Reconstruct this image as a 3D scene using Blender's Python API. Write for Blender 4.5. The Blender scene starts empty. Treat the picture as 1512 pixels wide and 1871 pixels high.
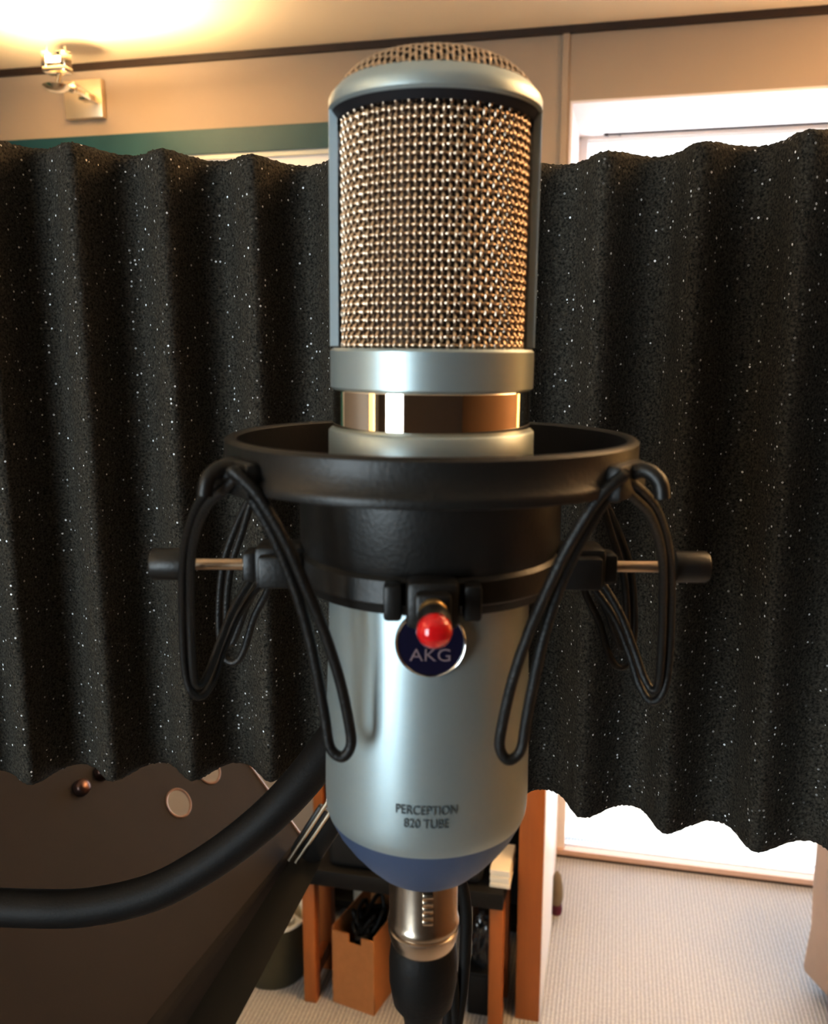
import bpy, bmesh, math, random
from mathutils import Vector, Matrix, noise

random.seed(7)
S = bpy.context.scene
COL = S.collection
PI = math.pi
R_ = math.radians

# ------------------------------------------------------------------ viewpoint
F_PX, W_PX, H_PX = 1628.0, 1512, 1871
PITCH = R_(10.4)
EYE = Vector((0, 0, 1.635))
CP, SP = math.cos(PITCH), math.sin(PITCH)
AX_R, AX_U, AX_F = Vector((1, 0, 0)), Vector((0, SP, CP)), Vector((0, CP, -SP))


def ray(x, y):
    return AX_R * ((x - W_PX / 2) / F_PX) + AX_U * ((H_PX / 2 - y) / F_PX) + AX_F


def at(x, y, Y):
    d = ray(x, y)
    return EYE + d * (Y / d.y)


def onz(x, y, z):
    d = ray(x, y)
    return EYE + d * ((z - EYE.z) / d.z)


def onplane(x, y, p, n):
    d = ray(x, y)
    return EYE + d * ((p - EYE).dot(n) / d.dot(n))


def zrow(y, Y):
    return at(W_PX / 2, y, Y).z


# ------------------------------------------------------------------ room frame: u along the window wall, v into it
YAW = R_(-12.863)
E1 = Vector((math.cos(YAW), math.sin(YAW), 0))
E2 = Vector((-math.sin(YAW), math.cos(YAW), 0))
CEIL = 2.4
V0 = 2.355          # window wall
REC = 0.36          # depth of the window recess


def W(u, v, z):
    return E1 * u + E2 * v + Vector((0, 0, z))


def uv_of(p):
    return p.dot(E1), p.dot(E2)


def on_wall(x, y, v=V0):
    p = onplane(x, y, W(0, v, 0), E2)
    return p.dot(E1), p.z


# ------------------------------------------------------------------ materials
def lin(c):
    return tuple(((v / 255) / 12.92 if v / 255 <= 0.04045 else ((v / 255 + 0.055) / 1.055) ** 2.4) for v in c) + (1,)


def mat(name, col, rough=0.5, metal=0.0, spec=0.5, coat=0.0, noise_amt=0.0, noise_scale=40, bump=0.0, bump_scale=200, emit=None, emit_s=0.0):
    m = bpy.data.materials.new(name)
    m.use_nodes = True
    nt = m.node_tree
    b = nt.nodes['Principled BSDF']
    c = col if len(col) == 4 else tuple(col) + (1,)
    b.inputs['Base Color'].default_value = c
    b.inputs['Roughness'].default_value = rough
    b.inputs['Metallic'].default_value = metal
    b.inputs['Specular IOR Level'].default_value = spec
    b.inputs['Coat Weight'].default_value = coat
    tc = nt.nodes.new('ShaderNodeTexCoord')
    if noise_amt:
        n = nt.nodes.new('ShaderNodeTexNoise')
        n.inputs['Scale'].default_value = noise_scale
        n.inputs['Detail'].default_value = 4
        nt.links.new(tc.outputs['Object'], n.inputs['Vector'])
        mx = nt.nodes.new('ShaderNodeMix')
        mx.data_type = 'RGBA'
        mx.inputs[6].default_value = tuple(v * (1 - noise_amt) for v in c[:3]) + (1,)
        mx.inputs[7].default_value = tuple(min(1, v * (1 + noise_amt)) for v in c[:3]) + (1,)
        nt.links.new(n.outputs['Fac'], mx.inputs[0])
        nt.links.new(mx.outputs[2], b.inputs['Base Color'])
    if bump:
        n2 = nt.nodes.new('ShaderNodeTexNoise')
        n2.inputs['Scale'].default_value = bump_scale
        n2.inputs['Detail'].default_value = 3
        nt.links.new(tc.outputs['Object'], n2.inputs['Vector'])
        bp = nt.nodes.new('ShaderNodeBump')
        bp.inputs['Strength'].default_value = bump
        bp.inputs['Distance'].default_value = 0.002
        nt.links.new(n2.outputs['Fac'], bp.inputs['Height'])
        nt.links.new(bp.outputs['Normal'], b.inputs['Normal'])
    if emit:
        b.inputs['Emission Color'].default_value = tuple(emit[:3]) + (1,)
        b.inputs['Emission Strength'].default_value = emit_s
    return m


def wood_mat(name, c1, c2, axis_scale=(30, 30, 3), rough=0.45):
    m = mat(name, c1, rough)
    nt = m.node_tree
    b = nt.nodes['Principled BSDF']
    tc = nt.nodes.new('ShaderNodeTexCoord')
    mp = nt.nodes.new('ShaderNodeMapping')
    mp.inputs['Scale'].default_value = axis_scale
    n = nt.nodes.new('ShaderNodeTexNoise')
    n.inputs['Scale'].default_value = 3
    n.inputs['Detail'].default_value = 6
    n.inputs['Distortion'].default_value = 1.2
    mx = nt.nodes.new('ShaderNodeMix')
    mx.data_type = 'RGBA'
    mx.inputs[6].default_value = tuple(c1[:3]) + (1,)
    mx.inputs[7].default_value = tuple(c2[:3]) + (1,)
    nt.links.new(tc.outputs['Object'], mp.inputs['Vector'])
    nt.links.new(mp.outputs['Vector'], n.inputs['Vector'])
    nt.links.new(n.outputs['Fac'], mx.inputs[0])
    nt.links.new(mx.outputs[2], b.inputs['Base Color'])
    return m


def carpet_mat():
    m = mat('ribbed_carpet', (0.5, 0.45, 0.38), 0.95, spec=0.1)
    nt = m.node_tree
    b = nt.nodes['Principled BSDF']
    tc = nt.nodes.new('ShaderNodeTexCoord')
    w = nt.nodes.new('ShaderNodeTexWave')
    w.wave_type = 'BANDS'
    w.bands_direction = 'X'
    w.inputs['Scale'].default_value = 30
    w.inputs['Distortion'].default_value = 0.6
    w.inputs['Detail'].default_value = 2
    w.inputs['Detail Scale'].default_value = 8
    nt.links.new(tc.outputs['Object'], w.inputs['Vector'])
    n = nt.nodes.new('ShaderNodeTexNoise')
    n.inputs['Scale'].default_value = 170
    n.inputs['Detail'].default_value = 3
    nt.links.new(tc.outputs['Object'], n.inputs['Vector'])
    r = nt.nodes.new('ShaderNodeValToRGB')
    r.color_ramp.elements[0].position = 0.0
    r.color_ramp.elements[0].color = (0.29, 0.285, 0.285, 1)
    r.color_ramp.elements[1].position = 0.55
    r.color_ramp.elements[1].color = (0.41, 0.405, 0.41, 1)
    nt.links.new(w.outputs['Fac'], r.inputs['Fac'])
    mx = nt.nodes.new('ShaderNodeMix')
    mx.data_type = 'RGBA'
    mx.blend_type = 'MULTIPLY'
    mx.inputs[0].default_value = 0.5
    nt.links.new(r.outputs['Color'], mx.inputs[6])
    r2 = nt.nodes.new('ShaderNodeValToRGB')
    r2.color_ramp.elements[0].position = 0.3
    r2.color_ramp.elements[0].color = (0.55, 0.55, 0.55, 1)
    r2.color_ramp.elements[1].position = 0.65
    nt.links.new(n.outputs['Fac'], r2.inputs['Fac'])
    nt.links.new(r2.outputs['Color'], mx.inputs[7])
    nt.links.new(mx.outputs[2], b.inputs['Base Color'])
    ad = nt.nodes.new('ShaderNodeMath')
    ad.operation = 'ADD'
    nt.links.new(w.outputs['Fac'], ad.inputs[0])
    nt.links.new(n.outputs['Fac'], ad.inputs[1])
    bp = nt.nodes.new('ShaderNodeBump')
    bp.inputs['Strength'].default_value = 0.5
    bp.inputs['Distance'].default_value = 0.004
    nt.links.new(ad.outputs[0], bp.inputs['Height'])
    nt.links.new(bp.outputs['Normal'], b.inputs['Normal'])
    return m


def foam_mat():
    m = mat('charcoal_foam', (0.02, 0.02, 0.02), 0.9, spec=0.15)
    nt = m.node_tree
    b = nt.nodes['Principled BSDF']
    tc = nt.nodes.new('ShaderNodeTexCoord')
    # pores
    n = nt.nodes.new('ShaderNodeTexNoise')
    n.inputs['Scale'].default_value = 900
    n.inputs['Detail'].default_value = 3
    nt.links.new(tc.outputs['Object'], n.inputs['Vector'])
    r = nt.nodes.new('ShaderNodeValToRGB')
    r.color_ramp.elements[0].position = 0.3
    r.color_ramp.elements[0].color = (0.011, 0.0104, 0.0088, 1)
    r.color_ramp.elements[1].position = 0.75
    r.color_ramp.elements[1].color = (0.090, 0.081, 0.066, 1)
    nt.links.new(n.outputs['Fac'], r.inputs['Fac'])
    # glints on the cell walls, painted as pale flecks in the base colour
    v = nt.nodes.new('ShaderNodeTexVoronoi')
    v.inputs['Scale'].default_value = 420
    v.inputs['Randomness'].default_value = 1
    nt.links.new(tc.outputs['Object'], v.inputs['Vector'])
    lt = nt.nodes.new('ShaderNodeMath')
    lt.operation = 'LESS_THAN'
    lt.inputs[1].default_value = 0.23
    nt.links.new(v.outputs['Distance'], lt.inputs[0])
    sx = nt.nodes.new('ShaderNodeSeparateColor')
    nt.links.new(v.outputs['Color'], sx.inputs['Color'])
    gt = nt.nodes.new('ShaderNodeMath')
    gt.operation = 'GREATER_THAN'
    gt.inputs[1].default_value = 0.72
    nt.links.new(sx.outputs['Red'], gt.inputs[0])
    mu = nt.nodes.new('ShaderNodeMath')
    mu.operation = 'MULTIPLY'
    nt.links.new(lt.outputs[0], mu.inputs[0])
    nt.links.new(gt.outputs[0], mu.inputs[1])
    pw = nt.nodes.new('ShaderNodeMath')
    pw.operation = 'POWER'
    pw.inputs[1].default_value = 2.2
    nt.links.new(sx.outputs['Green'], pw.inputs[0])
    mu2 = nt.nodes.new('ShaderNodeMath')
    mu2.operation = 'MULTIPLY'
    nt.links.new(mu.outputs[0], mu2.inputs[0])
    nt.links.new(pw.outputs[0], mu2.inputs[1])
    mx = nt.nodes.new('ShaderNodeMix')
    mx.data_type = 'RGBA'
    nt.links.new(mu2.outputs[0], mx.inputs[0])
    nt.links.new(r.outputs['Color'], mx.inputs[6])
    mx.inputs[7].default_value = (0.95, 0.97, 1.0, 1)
    nt.links.new(mx.outputs[2], b.inputs['Base Color'])
    bp = nt.nodes.new('ShaderNodeBump')
    bp.inputs['Strength'].default_value = 0.5
    bp.inputs['Distance'].default_value = 0.0008
    nt.links.new(n.outputs['Fac'], bp.inputs['Height'])
    nt.links.new(bp.outputs['Normal'], b.inputs['Normal'])
    return m


def pane_mat():
    m = bpy.data.materials.new('window_pane_glass')
    m.use_nodes = True
    nt = m.node_tree
    nt.nodes.remove(nt.nodes['Principled BSDF'])
    tr = nt.nodes.new('ShaderNodeBsdfTransparent')
    gl = nt.nodes.new('ShaderNodeBsdfGlossy')
    gl.inputs['Roughness'].default_value = 0.02
    fr = nt.nodes.new('ShaderNodeFresnel')
    fr.inputs['IOR'].default_value = 1.25
    mx = nt.nodes.new('ShaderNodeMixShader')
    nt.links.new(fr.outputs[0], mx.inputs[0])
    nt.links.new(tr.outputs[0], mx.inputs[1])
    nt.links.new(gl.outputs[0], mx.inputs[2])
    nt.links.new(mx.outputs[0], nt.nodes['Material Output'].inputs['Surface'])
    return m


M = {
    'wall': mat('wall_paint', (0.36, 0.285, 0.22), 0.8, noise_amt=0.03, noise_scale=3, bump=0.05, bump_scale=90),
    'ceiling': mat('ceiling_paint', (0.94, 0.81, 0.62), 0.85, noise_amt=0.02, noise_scale=2),
    'rear_wall': mat('rear_wall_paint', (0.03, 0.02, 0.013), 0.85, noise_amt=0.05, noise_scale=2),
    'teal_wall': mat('deep_teal_wall_paint', (0.03, 0.15, 0.15), 0.8, noise_amt=0.05, noise_scale=2),
    'pale_wall': mat('pale_rose_wall_paint', (0.20, 0.19, 0.185), 0.8, noise_amt=0.04, noise_scale=2),
    'ochre_wall': mat('ochre_wall_paint', (0.16, 0.085, 0.032), 0.8, noise_amt=0.05, noise_scale=2),
    'reveal': mat('reveal_paint', (0.80, 0.72, 0.70), 0.7, noise_amt=0.02, noise_scale=4),
    'dark_trim': mat('dark_wood_trim', (0.035, 0.018, 0.010), 0.5, noise_amt=0.3, noise_scale=30),
    'white_paint': mat('white_gloss_paint', (0.85, 0.80, 0.77), 0.35, noise_amt=0.01),
    'threshold': mat('threshold_wood', (0.55, 0.40, 0.33), 0.5, noise_amt=0.1, noise_scale=30),
    'carpet': carpet_mat(),
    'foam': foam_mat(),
    'pane': pane_mat(),
    'body': mat('satin_blue_silver', (0.38, 0.445, 0.46), 0.40, metal=0.65, spec=0.5, noise_amt=0.03, noise_scale=900),
    'rail': mat('pale_blue_paint', (0.50, 0.60, 0.66), 0.4, metal=0.2, noise_amt=0.02, noise_scale=600),
    'slate': mat('slate_blue_paint', (0.07, 0.112, 0.205), 0.5, metal=0.35, noise_amt=0.04, noise_scale=800),
    'chrome': mat('polished_champagne_chrome', (0.93, 0.86, 0.76), 0.035, metal=1.0, noise_amt=0.01),
    'wire': mat('nickel_wire', (0.62, 0.51, 0.41), 0.20, metal=1.0, noise_amt=0.12, noise_scale=500),
    'screen': mat('bronze_inner_screen', (0.07, 0.042, 0.028), 0.5, metal=0.6, noise_amt=0.3, noise_scale=900),
    'ring_shade': mat('black_ring_shade', (0.012, 0.012, 0.016), 0.6, noise_amt=0.2),
    'plastic': mat('black_moulded_plastic', (0.011, 0.010, 0.009), 0.42, spec=0.5, noise_amt=0.2, noise_scale=300, bump=0.06, bump_scale=900),
    'rubber': mat('black_elastic_cord', (0.009, 0.008, 0.007), 0.45, noise_amt=0.25, noise_scale=400, bump=0.2, bump_scale=1500),
    'steel': mat('worn_steel_screw', (0.55, 0.42, 0.30), 0.35, metal=1.0, noise_amt=0.15, noise_scale=500),
    'brass': mat('brass_screw', (0.75, 0.52, 0.25), 0.3, metal=1.0, noise_amt=0.1),
    'red': mat('glossy_red_cap', (0.55, 0.012, 0.015), 0.15, coat=0.6, noise_amt=0.04),
    'navy': mat('navy_enamel', (0.008, 0.008, 0.03), 0.2, coat=0.5, noise_amt=0.1),
    'badge_text': mat('badge_lettering_grey', (0.22, 0.16, 0.17), 0.4, noise_amt=0.05),
    'badge_rim': mat('chrome_badge_rim', (0.75, 0.78, 0.80), 0.1, metal=1.0, noise_amt=0.02),
    'ink': mat('grey_printed_ink', (0.075, 0.09, 0.095), 0.6, noise_amt=0.05),
    'plug': mat('brushed_nickel_plug', (0.62, 0.52, 0.42), 0.26, metal=1.0, noise_amt=0.08, noise_scale=300),
    'cable': mat('black_rubber_cable', (0.006, 0.005, 0.0045), 0.6, spec=0.3, noise_amt=0.2, noise_scale=200, bump=0.1, bump_scale=900),
    'stand': mat('black_stand_enamel', (0.012, 0.011, 0.010), 0.4, noise_amt=0.15),
    'desk': mat('dark_brown_enamel', (0.0125, 0.0095, 0.0098), 0.7, spec=0.22, metal=0.0, noise_amt=0.15, noise_scale=10, bump=0.04, bump_scale=600),
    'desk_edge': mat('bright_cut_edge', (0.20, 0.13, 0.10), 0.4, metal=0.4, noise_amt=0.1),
    'bend': mat('shaded_brown_enamel', (0.009, 0.007, 0.0065), 0.6, spec=0.25, noise_amt=0.15),  # darker copy of the desk brown, shade of the bend in its colour
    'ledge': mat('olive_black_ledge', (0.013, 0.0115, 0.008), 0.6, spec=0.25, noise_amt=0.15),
    'clip': mat('polished_clip_metal', (0.6, 0.5, 0.38), 0.3, metal=1.0, noise_amt=0.05),
    'bolt': mat('dark_bronze_bolt', (0.09, 0.05, 0.04), 0.3, metal=0.7, noise_amt=0.1),
    'orange_wood': wood_mat('orange_pine', (0.36, 0.125, 0.028), (0.25, 0.08, 0.018), (14, 14, 1.5)),
    'cardboard': mat('brown_cardboard', (0.36, 0.16, 0.055), 0.85, noise_amt=0.12, noise_scale=60),
    'black_top': mat('black_laminate', (0.006, 0.0055, 0.005), 0.55, spec=0.3, noise_amt=0.15),
    'black_cloth': mat('black_nylon', (0.008, 0.008, 0.008), 0.7, noise_amt=0.3, noise_scale=60, bump=0.3, bump_scale=120),
    'olive': mat('olive_bin_plastic', (0.05, 0.046, 0.026), 0.5, noise_amt=0.1),
    'paper': mat('white_paper', (0.80, 0.74, 0.62), 0.8, noise_amt=0.05, noise_scale=20),
    'grey_card': mat('grey_white_card', (0.42, 0.40, 0.34), 0.75, noise_amt=0.1, noise_scale=30),
    'cream': mat('cream_book_cloth', (0.62, 0.48, 0.32), 0.75, noise_amt=0.08),
    'red_book': mat('red_book_cloth', (0.38, 0.025, 0.015), 0.6, noise_amt=0.08),
    'teal': mat('teal_painted_frame', (0.008, 0.052, 0.066), 0.5, noise_amt=0.1, noise_scale=20),
    'grey_bead': mat('grey_aluminium_bead', (0.42, 0.42, 0.38), 0.4, metal=0.4, noise_amt=0.05),
    'board': mat('white_board_face', (0.86, 0.80, 0.76), 0.4, noise_amt=0.01),
    'lamp_chrome': mat('lamp_chrome', (0.85, 0.74, 0.58), 0.16, metal=1.0, noise_amt=0.05),
    'plate_satin': mat('lamp_plate_satin', (0.80, 0.66, 0.48), 0.35, metal=0.7, noise_amt=0.05),
    'bulb': mat('halogen_bulb', (1, 0.9, 0.7), 0.3, emit=(1.0, 0.82, 0.5), emit_s=40, noise_amt=0.01),
    'bag': mat('beige_upholstery', (0.36, 0.27, 0.215), 0.9, noise_amt=0.06, noise_scale=25, bump=0.2, bump_scale=300),
    'garden': mat('pale_paving', (0.7, 0.68, 0.62), 0.9, noise_amt=0.1, noise_scale=4),
    'wine': mat('wine_rubber', (0.10, 0.012, 0.035), 0.5, noise_amt=0.1),
    'sack': mat('grey_brown_canvas', (0.18, 0.15, 0.11), 0.85, noise_amt=0.15),
    'film': mat('crumpled_black_film', (0.02, 0.02, 0.022), 0.22, spec=0.7, noise_amt=0.3),
}

# ------------------------------------------------------------------ object helpers
OFF = {}


def thing(name, label, cat, loc, group=None, rot=None):
    o = bpy.data.objects.new(name, None)
    o.empty_display_size = 0.02
    COL.objects.link(o)
    o.location = loc
    if rot:
        o.rotation_euler = rot
    o['label'] = label
    o['category'] = cat
    if group:
        o['group'] = group
    OFF[o.name] = Vector(loc)
    return o


def tag(o, label, cat, group=None):
    o['label'] = label
    o['category'] = cat
    if group:
        o['group'] = group
    return o


def obj(name, bm, m, parent=None, smooth=True, label=None, angle=40, origin=None):
    """bm holds world coordinates; the object's origin moves to its parent's or to `origin`."""
    me = bpy.data.meshes.new(name)
    off = OFF[parent.name] if parent else (Vector(origin) if origin is not None else Vector((0, 0, 0)))
    if isinstance(bm, bmesh.types.BMesh):
        bmesh.ops.translate(bm, verts=bm.verts, vec=-off)
        bmesh.ops.recalc_face_normals(bm, faces=bm.faces)
        bm.to_mesh(me)
        bm.free()
    me.materials.append(m)
    o = bpy.data.objects.new(name, me)
    COL.objects.link(o)
    if parent:
        o.parent = parent
    else:
        o.location = off
    OFF[o.name] = off
    if smooth:
        for p in me.polygons:
            p.use_smooth = True
        try:
            me.set_sharp_from_angle(angle=R_(angle))
        except Exception:
            pass
    if label:
        o['label'] = label
    return o


def structure(name, bm, m, smooth=False):
    """setting pieces: coordinates given as (u, v, z) in the room frame"""
    o = obj(name, bm, m, smooth=smooth)
    o.rotation_euler = (0, 0, YAW)
    o['kind'] = 'structure'
    return o


def sub_structure(name, bm, m, parent, smooth=False):
    o = obj(name, bm, m, parent, smooth=smooth)
    o['kind'] = 'structure'
    return o


def lathe(prof, c, seg=96, bm=None, close=False, a0=0, a1=2 * PI, axis=None):
    """revolve (r, z) pairs about the vertical through c (z absolute when c.z == 0)"""
    bm = bm or bmesh.new()
    full = abs(a1 - a0 - 2 * PI) < 1e-6
    n = seg if full else seg + 1
    rings = []
    for r, z in prof:
        ring = []
        for k in range(n):
            a = a0 + (a1 - a0) * k / seg
            p = Vector((r * math.cos(a), r * math.sin(a), z))
            if axis is not None:
                p = axis @ p
            ring.append(bm.verts.new(p + Vector(c)))
        rings.append(ring)
    pairs = list(zip(rings[:-1], rings[1:]))
    if close:
        pairs.append((rings[-1], rings[0]))
    for A, B in pairs:
        for k in range(seg):
            k2 = (k + 1) % n if full else k + 1
            try:
                bm.faces.new((A[k], A[k2], B[k2], B[k]))
            except ValueError:
                pass
    return bm


def cap(bm, verts_z_ring=None):
    bmesh.ops.holes_fill(bm, edges=[e for e in bm.edges if e.is_boundary], sides=0)
    return bm


def solid(prof, c, seg=96, axis=None, bm=None):
    pr = [(1e-5, prof[0][1])] + list(prof) + [(1e-5, prof[-1][1])]
    b = lathe(pr, c, seg, bm, axis=axis)
    bmesh.ops.remove_doubles(b, verts=b.verts, dist=2e-5)
    return b


def box(bm, x0, x1, y0, y1, z0, z1, T=None):
    pts = [(x, y, z) for z in (z0, z1) for y in (y0, y1) for x in (x0, x1)]
    vs = [bm.verts.new((T @ Vector(p)) if T else Vector(p)) for p in pts]
    for f in ((0, 2, 3, 1), (4, 5, 7, 6), (0, 1, 5, 4), (2, 6, 7, 3), (0, 4, 6, 2), (1, 3, 7, 5)):
        bm.faces.new([vs[i] for i in f])
    return vs


def bbox(x0, x1, y0, y1, z0, z1, bev=0.0, T=None, seg=2):
    bm = bmesh.new()
    box(bm, x0, x1, y0, y1, z0, z1)
    if bev:
        bmesh.ops.bevel(bm, geom=list(bm.edges), offset=bev, segments=seg, affect='EDGES', profile=0.5)
    if T:
        bmesh.ops.transform(bm, matrix=T, verts=bm.verts)
    return bm


def catmull(pts, n=8, closed=False):
    P = [Vector(p) for p in pts]
    out = []
    N = len(P)
    rng = range(N) if closed else range(N - 1)
    for i in rng:
        if closed:
            p0, p1, p2, p3 = P[(i - 1) % N], P[i], P[(i + 1) % N], P[(i + 2) % N]
        else:
            p0, p1, p2, p3 = P[max(i - 1, 0)], P[i], P[i + 1], P[min(i + 2, N - 1)]
        for k in range(n):
            t = k / n
            out.append(0.5 * ((2 * p1) + (p2 - p0) * t + (2 * p0 - 5 * p1 + 4 * p2 - p3) * t * t + (3 * p1 - p0 - 3 * p2 + p3) * t ** 3))
    if not closed:
        out.append(P[-1].copy())
    return out


def tube(path, rad, seg=10, bm=None, closed=False, flat=1.0):
    bm = bm or bmesh.new()
    N = len(path)
    rings = []
    up = None
    for i, p in enumerate(path):
        a = path[(i - 1) % N] if closed else path[max(i - 1, 0)]
        b = path[(i + 1) % N] if closed else path[min(i + 1, N - 1)]
        t = (b - a).normalized()
        if up is None:
            up = Vector((0, 1, 0)) if abs(t.y) < 0.9 else Vector((0, 0, 1))
        up = (up - t * up.dot(t)).normalized()
        sd = t.cross(up)
        r = rad(i / (N - 1)) if callable(rad) else rad
        rings.append([bm.verts.new(p + (up * math.cos(2 * PI * k / seg) * flat + sd * math.sin(2 * PI * k / seg)) * r) for k in range(seg)])
    lim = N if closed else N - 1
    for i in range(lim):
        A, B = rings[i], rings[(i + 1) % N]
        for k in range(seg):
            bm.faces.new((A[k], A[(k + 1) % seg], B[(k + 1) % seg], B[k]))
    if not closed:
        bm.faces.new(rings[0][::-1])
        bm.faces.new(rings[-1])
    return bm


def text_mesh(body, size, depth):
    cu = bpy.data.curves.new('lettering', 'FONT')
    cu.body = body
    cu.size = size
    cu.extrude = depth
    cu.align_x = 'CENTER'
    cu.align_y = 'CENTER'
    cu.space_line = 0.95
    ob = bpy.data.objects.new('lettering', cu)
    COL.objects.link(ob)
    dg = bpy.context.evaluated_depsgraph_get()
    me = bpy.data.meshes.new_from_object(ob.evaluated_get(dg))
    COL.objects.unlink(ob)
    bpy.data.objects.remove(ob)
    bm = bmesh.new()
    bm.from_mesh(me)
    bpy.data.meshes.remove(me)
    return bm


def holed_plate(outer, holes, depth):
    """2-D outline with holes (lists of (a, b)) -> bmesh in the a/b plane"""
    cu = bpy.data.curves.new('plate', 'CURVE')
    cu.dimensions = '2D'
    cu.fill_mode = 'BOTH'
    cu.extrude = depth / 2
    for loop in [outer] + holes:
        sp = cu.splines.new('POLY')
        sp.points.add(len(loop) - 1)
        for i, (a, b) in enumerate(loop):
            sp.points[i].co = (a, b, 0, 1)
        sp.use_cyclic_u = True
    ob = bpy.data.objects.new('plate', cu)
    COL.objects.link(ob)
    dg = bpy.context.evaluated_depsgraph_get()
    me = bpy.data.meshes.new_from_object(ob.evaluated_get(dg))
    COL.objects.unlink(ob)
    bpy.data.objects.remove(ob)
    bm = bmesh.new()
    bm.from_mesh(me)
    bpy.data.meshes.remove(me)
    return bm


# ================================================================== THE SETTING
UL, UR, VB = -2.3, 2.0, -1.7          # room limits: left, right, rear
u_j, _ = on_wall(1041, 200)           # left jamb of the window recess
_, z_head = on_wall(1250, 172)        # soffit height
UREC1 = 1.75

bm = bmesh.new(); box(bm, UL - .1, UR + .1, VB - .1, V0 + REC + .12, -0.1, 0.0)
structure('floor', bm, M['carpet'])
bm = bmesh.new(); box(bm, UL - .1, UR + .1, VB - .1, V0 + REC + .12, CEIL, CEIL + .1)
structure('ceiling', bm, M['ceiling'])
bm = bmesh.new()
box(bm, UL - .1, u_j, V0, V0 + REC + .12, 0, CEIL)
box(bm, u_j, UREC1, V0, V0 + REC + .12, z_head, CEIL)
box(bm, UREC1, UR + .1, V0, V0 + REC + .12, 0, CEIL)
structure('wall_back', bm, M['wall'])
bm = bmesh.new(); box(bm, UL - .1, UL, VB, V0, 0, CEIL)
structure('wall_left', bm, M['pale_wall'])
# teal door added out of view, so the polished band mirrors teal
bm = bmesh.new(); box(bm, UL, UL + .045, 1.02, 1.86, 0.008, 2.05)
dl = structure('added_teal_door', bm, M['teal_wall'])
bm = bmesh.new()
for a_, b_, c_, d_ in ((.95, 1.02, 0, 2.12), (1.86, 1.93, 0, 2.12), (1.02, 1.86, 2.05, 2.12)):
    box(bm, UL, UL + .03, a_, b_, c_, d_)
sub_structure('door_frame', bm, M['white_paint'], dl)
bm = bmesh.new(); box(bm, UR, UR + .1, VB, V0, 0, CEIL)
structure('wall_right', bm, M['ochre_wall'])
# the wall behind the viewer, with a daylight window in it
WU0, WU1, WZ0, WZ1 = -1.75, -0.72, 0.75, 2.15
bm = bmesh.new()
box(bm, UL, WU0, VB - .1, VB, 0, CEIL)
box(bm, WU1, UR, VB - .1, VB, 0, CEIL)
box(bm, WU0, WU1, VB - .1, VB, 0, WZ0)
box(bm, WU0, WU1, VB - .1, VB, WZ1, CEIL)
structure('wall_front', bm, M['rear_wall'])
bm = bmesh.new()
fr = 0.045
for a in ((WU0, WU0 + fr, WZ0, WZ1), (WU1 - fr, WU1, WZ0, WZ1), (WU0 + fr, WU1 - fr, WZ0, WZ0 + fr), (WU0 + fr, WU1 - fr, WZ1 - fr, WZ1), ((WU0 + WU1) / 2 - .02, (WU0 + WU1) / 2 + .02, WZ0 + fr, WZ1 - fr)):
    box(bm, a[0], a[1], VB - .075, VB - .02, a[2], a[3])
wf = structure('window_1', bm, M['white_paint'])
bm = bmesh.new(); box(bm, WU0 + fr, WU1 - fr, VB - .055, VB - .049, WZ0 + fr, WZ1 - fr)
sub_structure('window_pane', bm, M['pane'], wf)

# dark rail where wall meets ceiling
bm = bmesh.new(); box(bm, UL, UR, V0 - .012, V0, CEIL - .017, CEIL)
structure('trim_1', bm, M['dark_trim'])
# upright joint strip beside the recess
us, _ = on_wall(1031, 150)
bm = bmesh.new(); box(bm, us - .006, us + .010, V0 - .008, V0, 0, CEIL - .017)
structure('trim_2', bm, M['wall'])
# recess lining
bm = bmesh.new()
box(bm, u_j, u_j + .006, V0, V0 + REC, 0, z_head)
box(bm, u_j, UREC1, V0, V0 + REC, z_head - .006, z_head)
structure('trim_3', bm, M['reveal'])

# glazed door in the recess
vf = V0 + REC
bm = bmesh.new()
dz = 0.025
box(bm, u_j + .006, u_j + .03, vf, vf + .05, dz, z_head - .006)
box(bm, UREC1 - .03, UREC1, vf, vf + .05, dz, z_head - .006)
box(bm, u_j + .03, UREC1 - .03, vf, vf + .05, z_head - .016, z_head - .006)
door = structure('door_1', bm, M['white_paint'])
bm = bmesh.new(); box(bm, u_j + .03, UREC1 - .03, vf + .02, vf + .026, dz, z_head - .016)
sub_structure('window_pane', bm, M['pane'], door)
bm = bmesh.new(); box(bm, u_j + .006, UREC1, vf - .012, vf + .05, 0.006, dz)
sub_structure('door_threshold', bm, M['threshold'], door)
bm = bmesh.new(); box(bm, u_j + .006, UREC1, vf - .014, vf, 0, 0.007)
sub_structure('door_seal', bm, M['dark_trim'], door)
# skirting along the visible wall
bm = bmesh.new(); box(bm, UL, u_j - .012, V0 - .014, V0, 0, 0.09)
structure('baseboard_back', bm, M['white_paint'])
# paving outside the glazed door
bm = bmesh.new(); box(bm, UL, UR + 3, V0 + REC + .13, V0 + REC + 5, -0.12, -0.02)
structure('ground', bm, M['garden'])

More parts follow.
